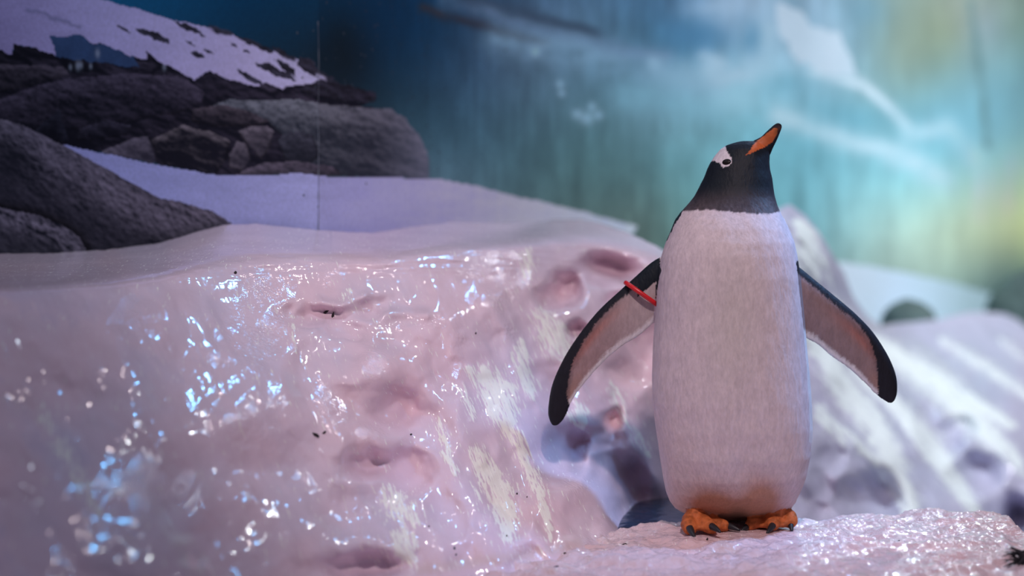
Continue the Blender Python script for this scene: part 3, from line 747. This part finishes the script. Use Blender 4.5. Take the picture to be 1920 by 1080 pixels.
TUBES = []
def tube(pts, n=14, foot=True):
    """pts: (px, py, Y, radius m)"""
    ctr = [at(p[0], p[1], p[2]) for p in pts]; rings = []
    N = len(ctr)
    if foot: TUBES.append([(c, p[3]) for c, p in zip(ctr, pts)])
    for i in range(N):
        tg = (ctr[min(i + 1, N - 1)] - ctr[max(i - 1, 0)]).normalized()
        s1 = tg.cross(Vector((0.13, 0.9, 0.4))).normalized(); s2 = tg.cross(s1)
        r = pts[i][3]
        rings.append([ctr[i] + s1 * r * math.cos(2 * math.pi * k / n) + s2 * r * math.sin(2 * math.pi * k / n) for k in range(n)])
    loft(rings)
def blob(px, py, Y, rx, ry, rz):
    r = bmesh.ops.create_icosphere(bm, subdivisions=3, radius=1); c = at(px, py, Y)
    for v in r['verts']: v.co = c + Vector((v.co.x * rx, v.co.y * ry, v.co.z * rz))
# left foot of the picture: shank and three toes
tube([(1304, 936, 3.555, .012), (1303, 950, 3.530, .0135), (1301, 966, 3.520, .0145), (1302, 980, 3.515, .013)])
tube([(1303, 966, 3.545, .013), (1293, 976, 3.52, .015), (1291, 984, 3.500, .0145), (1294, 991, 3.485, .013), (1296, 997, 3.476, .008)])
tube([(1303, 968, 3.545, .014), (1314, 976, 3.52, .015), (1324, 983, 3.500, .0140), (1334, 989, 3.485, .0125), (1339, 994, 3.476, .008)])
tube([(1305, 970, 3.545, .013), (1325, 976, 3.535, .0135), (1344, 982, 3.52, .0125), (1358, 986, 3.51, .011), (1365, 989, 3.503, .007)])
# right foot
tube([(1456, 930, 3.57, .012), (1457, 946, 3.548, .0135), (1458, 960, 3.543, .0145), (1456, 974, 3.54, .013)])
tube([(1455, 960, 3.575, .013), (1436, 970, 3.56, .0145), (1420, 977, 3.545, .0135), (1408, 983, 3.535, .0115), (1401, 988, 3.528, .007)])
tube([(1456, 960, 3.575, .013), (1452, 970, 3.55, .015), (1449, 978, 3.53, .0145), (1448, 984, 3.515, .013), (1447, 990, 3.508, .008)])
tube([(1459, 960, 3.575, .013), (1471, 965, 3.56, .0145), (1479, 971, 3.545, .0155), (1482, 978, 3.533, .014), (1483, 985, 3.525, .008)])
# webs between the toes
blob(1312, 985, 3.510, .024, .03, .008); blob(1333, 985, 3.520, .024, .022, .008); blob(1434, 981, 3.545, .024, .026, .008); blob(1466, 980, 3.543, .020, .024, .008)
bmesh.ops.recalc_face_normals(bm, faces=bm.faces)
tmp = bpy.data.meshes.new('tmp'); bm.to_mesh(tmp); bm.free()
to = bpy.data.objects.new('tmp', tmp); C.objects.link(to)
rm = to.modifiers.new('r', 'REMESH'); rm.mode = 'VOXEL'; rm.voxel_size = 0.0025
sm = to.modifiers.new('s', 'SMOOTH'); sm.factor = 0.5; sm.iterations = 5
dg = bpy.context.evaluated_depsgraph_get(); dg.update()
body_me = bpy.data.meshes.new_from_object(to.evaluated_get(dg)); body_me.name = 'body'
bpy.data.objects.remove(to)

nv = len(body_me.vertices)
co = np.zeros(nv * 3, np.float32); body_me.vertices.foreach_get('co', co); co = co.reshape(-1, 3).astype(float)
no = np.zeros(nv * 3, np.float32); body_me.vertices.foreach_get('normal', no); no = no.reshape(-1, 3).astype(float)
# soft ripple of the plumage
px = 960 + F * co[:, 0] / co[:, 1]; py = HZ + F * (ZC - co[:, 2]) / co[:, 1]
Lf = np.interp(py, ys, [r[1] for r in ROWS]); Rf = np.interp(py, ys, [r[2] for r in ROWS])
torso = (px > Lf - 4) & (px < Rf + 4) & (py < 940)
rip = 0.0016 * fbm(co[:, 0] / 0.03, co[:, 1] / 0.03, co[:, 2] / 0.06, oct=3, seed=401)
keel = -0.005 * np.exp(-((px - 1400) / 20) ** 2) * sstep(640, 800, py) * (1 - sstep(880, 940, py))
co += no * ((rip + keel) * torso)[:, None]
body_me.vertices.foreach_set('co', co.reshape(-1).astype(np.float32))

ed = fbm(px / 4, py / 7, oct=3, seed=411); ed2 = fbm(px / 14, py / 20, oct=3, seed=412)
WHITE = np.array([0.63, 0.53, 0.56]); BLACK = np.array([0.010, 0.014, 0.020])
colr = np.repeat(WHITE[None], nv, 0) * (1 + 0.05 * ed2 + 0.05 * ed)[:, None]
colr = mix(colr, (0.62, 0.50, 0.40), 0.22 * np.clip(sstep(760, 900, py) + 0.5 * ed2, 0, 1))
colr = mix(colr, (0.52, 0.46, 0.42), 0.55 * np.exp(-((px - 1375) / 62) ** 2 - ((py - 600) / 140) ** 2))  # shading of the mid-chest painted in as a darker tint
stain_bounce = np.exp(-((px - 1330) / 46) ** 2 - ((py - 945) / 34) ** 2) + np.exp(-((px - 1430) / 42) ** 2 - ((py - 935) / 40) ** 2) + 0.7 * np.exp(-((px - 1380) / 60) ** 2 - ((py - 965) / 26) ** 2)  # real brown stains together with painted orange bounce light
colr = mix(colr, (0.42, 0.19, 0.10), 0.9 * np.clip(1.15 * stain_bounce, 0, 1))
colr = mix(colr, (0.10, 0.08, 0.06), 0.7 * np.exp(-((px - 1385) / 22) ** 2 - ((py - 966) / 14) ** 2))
# dark back, with its edge running down the bird's right side
bedge = np.interp(py, [396, 422, 456, 474, 507, 533, 560, 572], [1281, 1265, 1247.5, 1238, 1239, 1234, 1230, 1215])
side = (px < bedge + 2.0 * ed) & (py > 390) & (py < 572) & (px > 1195)
ringc = YB - np.interp(py, ys, [r[4] for r in ROWS])
backm = (co[:, 1] > ringc + 0.055 + 0.004 * ed) & (py < 965) & ((px < 1400) | (no[:, 1] > 0.6))
colr = np.where((side | backm)[:, None], BLACK, colr)
# hood
hood_y = np.interp(px, [1270, 1281, 1328, 1380, 1417, 1447, 1462], [393, 396, 394.5, 398, 402, 402, 396])
hm = sstep(1.5, -2.5, py - hood_y + 2.5 * ed)
brown = sstep(345, 398, py)
hood = BLACK * (1 - brown)[:, None] + np.array([0.075, 0.058, 0.064]) * brown[:, None]
hood = hood * (1 + 0.5 * np.clip(ed, -1, 1) * brown)[:, None]
colr = mix(colr, hood, hm)
# white eye patch and eye ring
front = co[:, 1] < YB + 0.02
patch = [(1359, 272), (1364.5, 286.7), (1372, 297), (1371.5, 305), (1366.7, 311.5), (1356.7, 315), (1350, 311), (1345, 304.5), (1340, 302), (1334, 303), (1327, 309), (1322, 300), (1340, 275), (1352, 266)]
pw = inpoly(px + 0.9 * ed, py + 0.9 * ed, patch) & front
pw &= ~(((px - 1340) / 12) ** 2 + ((py - 311) / 7) ** 2 < 1)
colr = np.where(pw[:, None], np.array([0.70, 0.64, 0.68]), colr)
# orange at the gape
gape = inpoly(px + .5 * ed, py + .5 * ed, [(1399, 290.5), (1420, 263), (1460, 232), (1462, 250), (1448, 267), (1437, 274.5), (1420, 281.5), (1408, 288)]) & front
colr = np.where(gape[:, None], np.array([0.52, 0.12, 0.035]), colr)
# flippers
def flipper_uv(st, m):
    rs = resample(st, 110); T = rs[:, 0]; B = rs[:, 1]; vv = np.linspace(0, 1, 50)
    smp = (T[:, None] * (1 - vv)[None, :, None] + B[:, None] * vv[None, :, None]).reshape(-1, 2)
    q = np.c_[px[m], py[m]]; idx = np.zeros(len(q), int)
    for s in range(0, len(q), 1500):
        d = ((q[s:s + 1500, None] - smp[None]) ** 2).sum(-1); idx[s:s + 1500] = d.argmin(1)
    return (idx // 50) / 109.0, (idx % 50) / 49.0
PINK, ORNG, DARK, PALE = np.array([0.34, 0.235, 0.235]), np.array([0.44, 0.15, 0.11]), np.array([0.016, 0.016, 0.022]), np.array([0.74, 0.70, 0.70])
for st, m in ((FL, (px < Lf - 1) & (py > 455) & (py < 830)), (FR, (px > Rf + 1) & (py > np.interp(px, [1485, 1500], [497, 485])) & (py < 830))):
    u, v = flipper_uv(st, m)
    e = ed[m]; e2 = ed2[m]
    left = st is FL
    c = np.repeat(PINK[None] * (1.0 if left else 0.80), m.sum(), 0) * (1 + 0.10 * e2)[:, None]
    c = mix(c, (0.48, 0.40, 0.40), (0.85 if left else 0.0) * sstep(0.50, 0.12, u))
    c = mix(c, ORNG, 0.75 * np.exp(-((u - 0.50) / 0.16) ** 2 - ((v - 0.30) / 0.14) ** 2))
    c = mix(c, (0.42, 0.24, 0.18), 0.6 * np.exp(-((u - 0.68) / 0.1) ** 2 - ((v - 0.75) / 0.2) ** 2))
    lead_in = lambda q: np.interp(q, [0.2, 0.4, 0.5, 0.6, 0.7], [0.18, 0.20, 0.25, 0.40, 0.75])
    c = mix(c, (0.12, 0.09, 0.10), 0.6 * np.exp(-((v - lead_in(u)) / 0.10) ** 2) * sstep(0.15, 0.45, u))
    c = mix(c, PALE, sstep(0.84, 0.93, v + 0.03 * e))
    lead = np.interp(u, [0, 0.1, 0.2, 0.3, 0.4, 0.5, 0.6, 0.7, 0.77], [0.30, 0.26, 0.20, 0.17, 0.18, 0.22, 0.36, 0.72, 1.3] if left else [0.13, 0.13, 0.14, 0.14, 0.14, 0.17, 0.38, 0.90, 1.3])
    c = mix(c, DARK, sstep(0.02, -0.03, v - lead + 0.03 * e))
    c = np.where((no[m][:, 1] > 0.25)[:, None], DARK, c)
    if left:                                             # the shoulder strap of dark plumage
        c = np.where((side[m] & (v < 0.35))[:, None], BLACK, c)
    colr[m] = c
# feet
dist = np.full(nv, 9.0); cand = np.where(py > 935)[0]; q3 = co[cand]
for tb in TUBES:
    for (c0, r0), (c1, r1) in zip(tb[:-1], tb[1:]):
        a0, d0 = np.array(c0), np.array(c1 - c0); tq = np.clip(((q3 - a0) @ d0) / (d0 @ d0), 0, 1)
        dist[cand] = np.minimum(dist[cand], np.linalg.norm(q3 - a0 - tq[:, None] * d0, axis=1) - (r0 + (r1 - r0) * tq))
for bx, by, bY, rx, ry in ((1312, 985, 3.510, .024, .03), (1333, 985, 3.520, .024, .022), (1434, 981, 3.545, .024, .026), (1466, 980, 3.543, .020, .024)):
    dist[cand] = np.minimum(dist[cand], (np.linalg.norm((q3 - np.array(at(bx, by, bY))) / np.array([rx, ry, .008]), axis=1) - 1.3) * 0.01)
dist[cand] = np.where((py[cand] > 982) & (co[cand, 1] < 3.60), 0.0, dist[cand])
foot = (dist < 0.0030) & (py > 953 + 1.5 * ed)
ORANGE = np.array([0.56, 0.150, 0.045])
crease = 0.6 + 0.4 * sstep(-0.5, 0.2, fbm(px / 9, py / 5, oct=3, seed=421))
colr = np.where(foot[:, None], ORANGE[None] * crease[:, None], colr)
body_me.polygons.foreach_set('use_smooth', np.ones(len(body_me.polygons), bool))
set_col(body_me, colr)
body_me.materials.clear()

t = NT('plumage'); c_ = t.attr('Col', 'Color')
fv = t.coord((260, 260, 110)); fine_n = t.noise(1, 3, fv)
mott = t.noise(1, 3, t.coord((130, 130, 42)), 0.6)
t.l(t.tint(t.tint(c_, fine_n, 0.93, 1.06), mott, 0.90, 1.08), t.b.inputs['Base Color'])
t.p(Roughness=0.55); t.b.inputs['Specular IOR Level'].default_value = 0.16
b1 = t.bump(fine_n, 0.35, 0.0022); b2 = t.bump(mott, 0.30, 0.004, b1)
t.l(b2, t.b.inputs['Normal'])
M_plum = t.m
for v in body_me.vertices: pass
body_me.transform(__import__('mathutils').Matrix.Translation(-ORG))
body = link('body', body_me, M_plum, penguin)

# beak: a two-edged taper, painted black along the ridge and orange on the sides
BK = [((1398, 274), (1436, 306)), ((1413, 264), (1444, 290)), ((1427, 256.5), (1449.5, 277)), ((1435, 249), (1455, 266)), ((1443, 241.5), (1459, 257)), ((1451, 234.5), (1463, 247)), ((1456, 231.5), (1465.5, 240)), ((1459.5, 231), (1465.5, 235.5)), ((1462, 231.8), (1464, 233))]
rs = resample(BK, 44); pts = []; uvp = []
for i, (T, B) in enumerate(rs):
    q = i / 43; Yc = YB - 0.006 - 0.03 * q
    a3, b3 = at(*T, Yc), at(*B, Yc); c = (a3 + b3) / 2; h = (a3 - b3) / 2
    th = max(h.length * (0.62 if q < 0.7 else 0.62), 0.0012)
    row = []
    for k in range(40):
        a = 2 * math.pi * k / 40
        row.append(c + h * math.cos(a) + Vector((0, -th * math.sin(a), 0)) - ORG)
    pts.append([list(p) for p in row] + [list(row[0])])
P = np.array(pts)
me = grid_mesh('beak', P)
PXb = 960 + F * (P[..., 0] + ORG.x) / (P[..., 1] + ORG.y); PYb = HZ + F * (ZC - P[..., 2] - ORG.z) / (P[..., 1] + ORG.y)
eb = fbm(PXb / 2.5, PYb / 2.5, oct=2, seed=431)
# the coloured plate is mirrored on both sides of the beak
orange = inpoly(PXb + .5 * eb, PYb + .5 * eb, [(1399, 290.5), (1420, 264.5), (1442, 246), (1453, 239), (1458, 241), (1457, 251), (1448, 266), (1437, 273.5), (1420, 281), (1408, 288)])
cb = np.where(orange[..., None], np.array([0.50, 0.125, 0.035]), np.array([0.010, 0.014, 0.020]))
tipm = np.exp(-((PXb - 1461) / 4) ** 2 - ((PYb - 240) / 5) ** 2); cb = mix(cb, (0.12, 0.05, 0.035), 0.8 * tipm)
cb = mix(cb, (0.20, 0.09, 0.03), 0.6 * np.exp(-((PXb - 1455) / 3) ** 2 - ((PYb - 247) / 7) ** 2))
set_col(me, cb)
t = NT('beak_horn'); c_ = t.attr('Col', 'Color'); t.l(t.tint(c_, t.noise(120, 2, t.coord()), 0.88, 1.1), t.b.inputs['Base Color']); t.p(Roughness=0.38)
o = link('beak', me, t.m, penguin); o['label'] = 'black beak with orange side plate'

# eye, resting on the head surface
def front_surface(pxq, pyq):
    d = np.hypot(px - pxq, py - pyq) + np.where(co[:, 1] > YB + 0.01, 1e6, 0); i = d.argmin(); return Vector(co[i]), Vector(no[i])
p, n = front_surface(1361.7, 304)
bm = bmesh.new(); bmesh.ops.create_uvsphere(bm, u_segments=20, v_segments=12, radius=1)
rot = n.to_track_quat('Z', 'Y').to_matrix()
ux = Vector((1, 0, -0.12)); ux = (ux - n * ux.dot(n)).normalized(); uy = n.cross(ux)
for v in bm.verts: v.co = (p - ORG) + ux * v.co.x * 0.0082 + uy * v.co.y * 0.0058 + n * v.co.z * 0.0030
me = bpy.data.meshes.new('eye'); bm.to_mesh(me); bm.free()
for q in me.polygons: q.use_smooth = True
o = link('eye', me, plain('eye_dark', (0.010, 0.007, 0.007), 0.4, 0.2), penguin); o['label'] = 'dark glossy eye'

# claws
M_claw = plain('claw_horn', (0.018, 0.018, 0.022), 0.4, 0.4)
CLAWS = [((1293, 989, 3.478), (1297, 1000, 3.462), (1304, 1009, 3.452)), ((1333, 986, 3.480), (1342, 991, 3.462), (1351, 998, 3.452)), ((1359, 984, 3.512), (1374, 988, 3.502), (1388, 995, 3.495)),
         ((1407, 983, 3.538), (1399, 988, 3.526), (1390, 996, 3.516)), ((1450, 984, 3.512), (1445, 990, 3.498), (1438, 1000, 3.488)), ((1480, 976, 3.536), (1483, 985, 3.522), (1485, 997, 3.514))]
for a, b, c in CLAWS:
    bm = bmesh.new(); rings = []
    A, B_, D_ = at(*a), at(*b), at(*c)
    for i in range(9):
        q = i / 8; p = A * (1 - q) ** 2 + B_ * 2 * q * (1 - q) + D_ * q * q
        tg = ((B_ - A) * (1 - q) + (D_ - B_) * q).normalized()
        s1 = tg.cross(Vector((0, -1, 0.2))).normalized(); s2 = tg.cross(s1); r = 0.0064 * (1 - 0.72 * q ** 1.8)
        rings.append([bm.verts.new(p - ORG + s1 * r * math.cos(k * math.pi / 5) + s2 * r * 0.8 * math.sin(k * math.pi / 5)) for k in range(10)])
    for r0, r1 in zip(rings[:-1], rings[1:]):
        for k in range(10): bm.faces.new((r0[k], r0[(k + 1) % 10], r1[(k + 1) % 10], r1[k]))
    bm.faces.new(rings[0][::-1]); bm.faces.new(rings[-1])
    me = bpy.data.meshes.new('claw'); bm.to_mesh(me); bm.free()
    for q in me.polygons: q.use_smooth = True
    link('claw', me, M_claw, penguin)

# red band round the flipper
a3, b3 = at(1173, 530, YB + 0.012), at(1236, 574, YB + 0.012)
c = (a3 + b3) / 2; h = (b3 - a3) / 2; bm = bmesh.new(); rings = []
for i in range(56):
    a = 2 * math.pi * i / 56
    p = c + h * math.cos(a) + Vector((0, -0.024 * math.sin(a), 0)); tg = (-h * math.sin(a) + Vector((0, -0.024 * math.cos(a), 0))).normalized()
    up = Vector((h.z, 0, -h.x)).normalized(); s2 = tg.cross(up)
    rings.append([bm.verts.new(p - ORG + up * 0.0042 * math.cos(k * math.pi / 5) + s2 * 0.0036 * math.sin(k * math.pi / 5)) for k in range(10)])
for i in range(56):
    r0, r1 = rings[i], rings[(i + 1) % 56]
    for k in range(10): bm.faces.new((r0[k], r0[(k + 1) % 10], r1[(k + 1) % 10], r1[k]))
me = bpy.data.meshes.new('flipper_band'); bm.to_mesh(me); bm.free()
for q in me.polygons: q.use_smooth = True
o = link('flipper_band', me, plain('red_band', (0.62, 0.012, 0.018), 0.35, 0.5), penguin); o['label'] = 'thin red band round the flipper'

# ------------------------------------------------------------------ debris on the ice
def fleck(px, py, L, W, ang, where, name, label, cat, group=None, seed=0):
    rng = random.Random(seed)
    if where == 'bank':
        Yf = float(bankY(np.array([px]), np.array([py]))[0]) - 0.001; p = at(px, py, Yf)
    else:
        Yf = 3.4
        for _ in range(8):
            p = at(px, py, Yf); z = float(ledgeZ(np.array([p.x]), np.array([p.y]))[0]); Yf = (ZC - z) * F / (py - HZ)
        p = at(px, py, Yf)
    s = Yf / F; bm = bmesh.new(); bmesh.ops.create_icosphere(bm, subdivisions=2, radius=1)
    ca, sa = math.cos(ang), math.sin(ang)
    for v in bm.verts:
        k = 1 + 0.35 * (rng.random() - 0.5)
        x, y, z = v.co.x * L * s * k, v.co.y * W * s * k, v.co.z * W * s * k
        z += 0.35 * W * s * math.sin(3 * v.co.x)
        v.co = (x * ca - z * sa, y, x * sa + z * ca)
    me = bpy.data.meshes.new(name); bm.to_mesh(me); bm.free()
    o = link(name, me, M_fleck); o.location = p
    return tag(o, label, cat, group)
fleck(590, 815, 9, 3.2, -0.5, 'bank', 'twig', 'largest dark scrap of debris stuck low on the smooth ice bank', 'debris', 'dark scraps on the ice', 1)
fleck(607, 812, 6, 2.0, 0.6, 'bank', 'twig', 'thin dark scrap just right of the largest debris scrap', 'debris', 'dark scraps on the ice', 2)
fleck(612, 584, 8, 2.6, 0.5, 'bank', 'twig', 'dark scrap under the overhanging lip of the ice bank', 'debris', 'dark scraps on the ice', 3)
fleck(624, 592, 2.4, 6, 0.0, 'bank', 'twig', 'short upright dark scrap under the overhanging lip', 'debris', 'dark scraps on the ice', 4)
fleck(441, 512, 3.4, 3.0, 0.3, 'bank', 'twig', 'small dark scrap near the top of the ice bank', 'debris', 'dark scraps on the ice', 5)
for i, (x, y, L, W) in enumerate([(921, 1045, 5, 2.2), (949, 1045, 4, 1.6), (1047, 1040, 7, 3), (1059, 1037, 3, 1.5), (1096, 1054, 5, 2), (1170, 1021, 6, 2), (1238, 1019, 3.5, 1.6), (1012, 1048, 6, 1.3), (909, 1052, 4, 1.2),
                                  (824, 1062, 4, 1.6), (846, 1060, 4, 1.2), (1125, 1023, 3, 1.3), (1152, 1051, 4, 1.6), (1043, 1062, 5, 1.4), (1326, 1011, 2, 2.5), (1685, 1015, 3, 2)]):
    fleck(x, y, L, W, 0.1 * (i % 3 - 1), 'ledge', 'grit_fleck', 'tiny dark grit fleck lying on the ice ledge', 'debris', 'grit flecks on the ledge', 20 + i)
for i, (x, y, L, W) in enumerate([(852, 1028, 2.2, 3.0), (855, 1040, 2, 1.8), (969, 926, 2, 2.4), (804, 987, 1.8, 2), (950, 1005, 1.5, 2.5), (770, 815, 3.5, 1.8), (988, 932, 1.5, 1.5), (892, 625, 2, 2)]):
    fleck(x, y, L, W, 0.2, 'bank', 'grit_fleck', 'tiny dark grit fleck stuck to the ice bank', 'debris', 'grit flecks on the bank', 60 + i)

# dark bristly feathers lying over the ledge end
root = bpy.data.objects.new('feather_tuft', None); C.objects.link(root)
root.location = at(1924, 1058, 3.14)
tag(root, 'dark bristly feather tuft at the right end of the ledge', 'feathers')
M_tuft = plain('dark_feather', (0.022, 0.022, 0.028), 0.6, 0.3)
rng = random.Random(3)
for i in range(44):
    bm = bmesh.new(); L = rng.uniform(0.018, 0.042); a = rng.uniform(2.3, 3.9); w = rng.uniform(0.0018, 0.0042)
    d = Vector((math.cos(a), rng.uniform(-.35, .35), math.sin(a))).normalized(); base = Vector((rng.uniform(-.012, .012), rng.uniform(-.01, .01), rng.uniform(-.022, .022)))
    s1 = d.cross(Vector((0, -1, 0.1))).normalized(); s2 = d.cross(s1); rings = []
    for k in range(5):
        q = k / 4; p = base + d * L * q + Vector((0, 0, -0.010 * q * q)); r = w * (1 - 0.85 * q)
        rings.append([bm.verts.new(p + s1 * r * math.cos(j * math.pi / 2.5) + s2 * r * .5 * math.sin(j * math.pi / 2.5)) for j in range(5)])
    for r0, r1 in zip(rings[:-1], rings[1:]):
        for j in range(5): bm.faces.new((r0[j], r0[(j + 1) % 5], r1[(j + 1) % 5], r1[j]))
    bm.faces.new(rings[0][::-1]); bm.faces.new(rings[-1])
    me = bpy.data.meshes.new('feather'); bm.to_mesh(me); bm.free()
    link('feather', me, M_tuft, root)
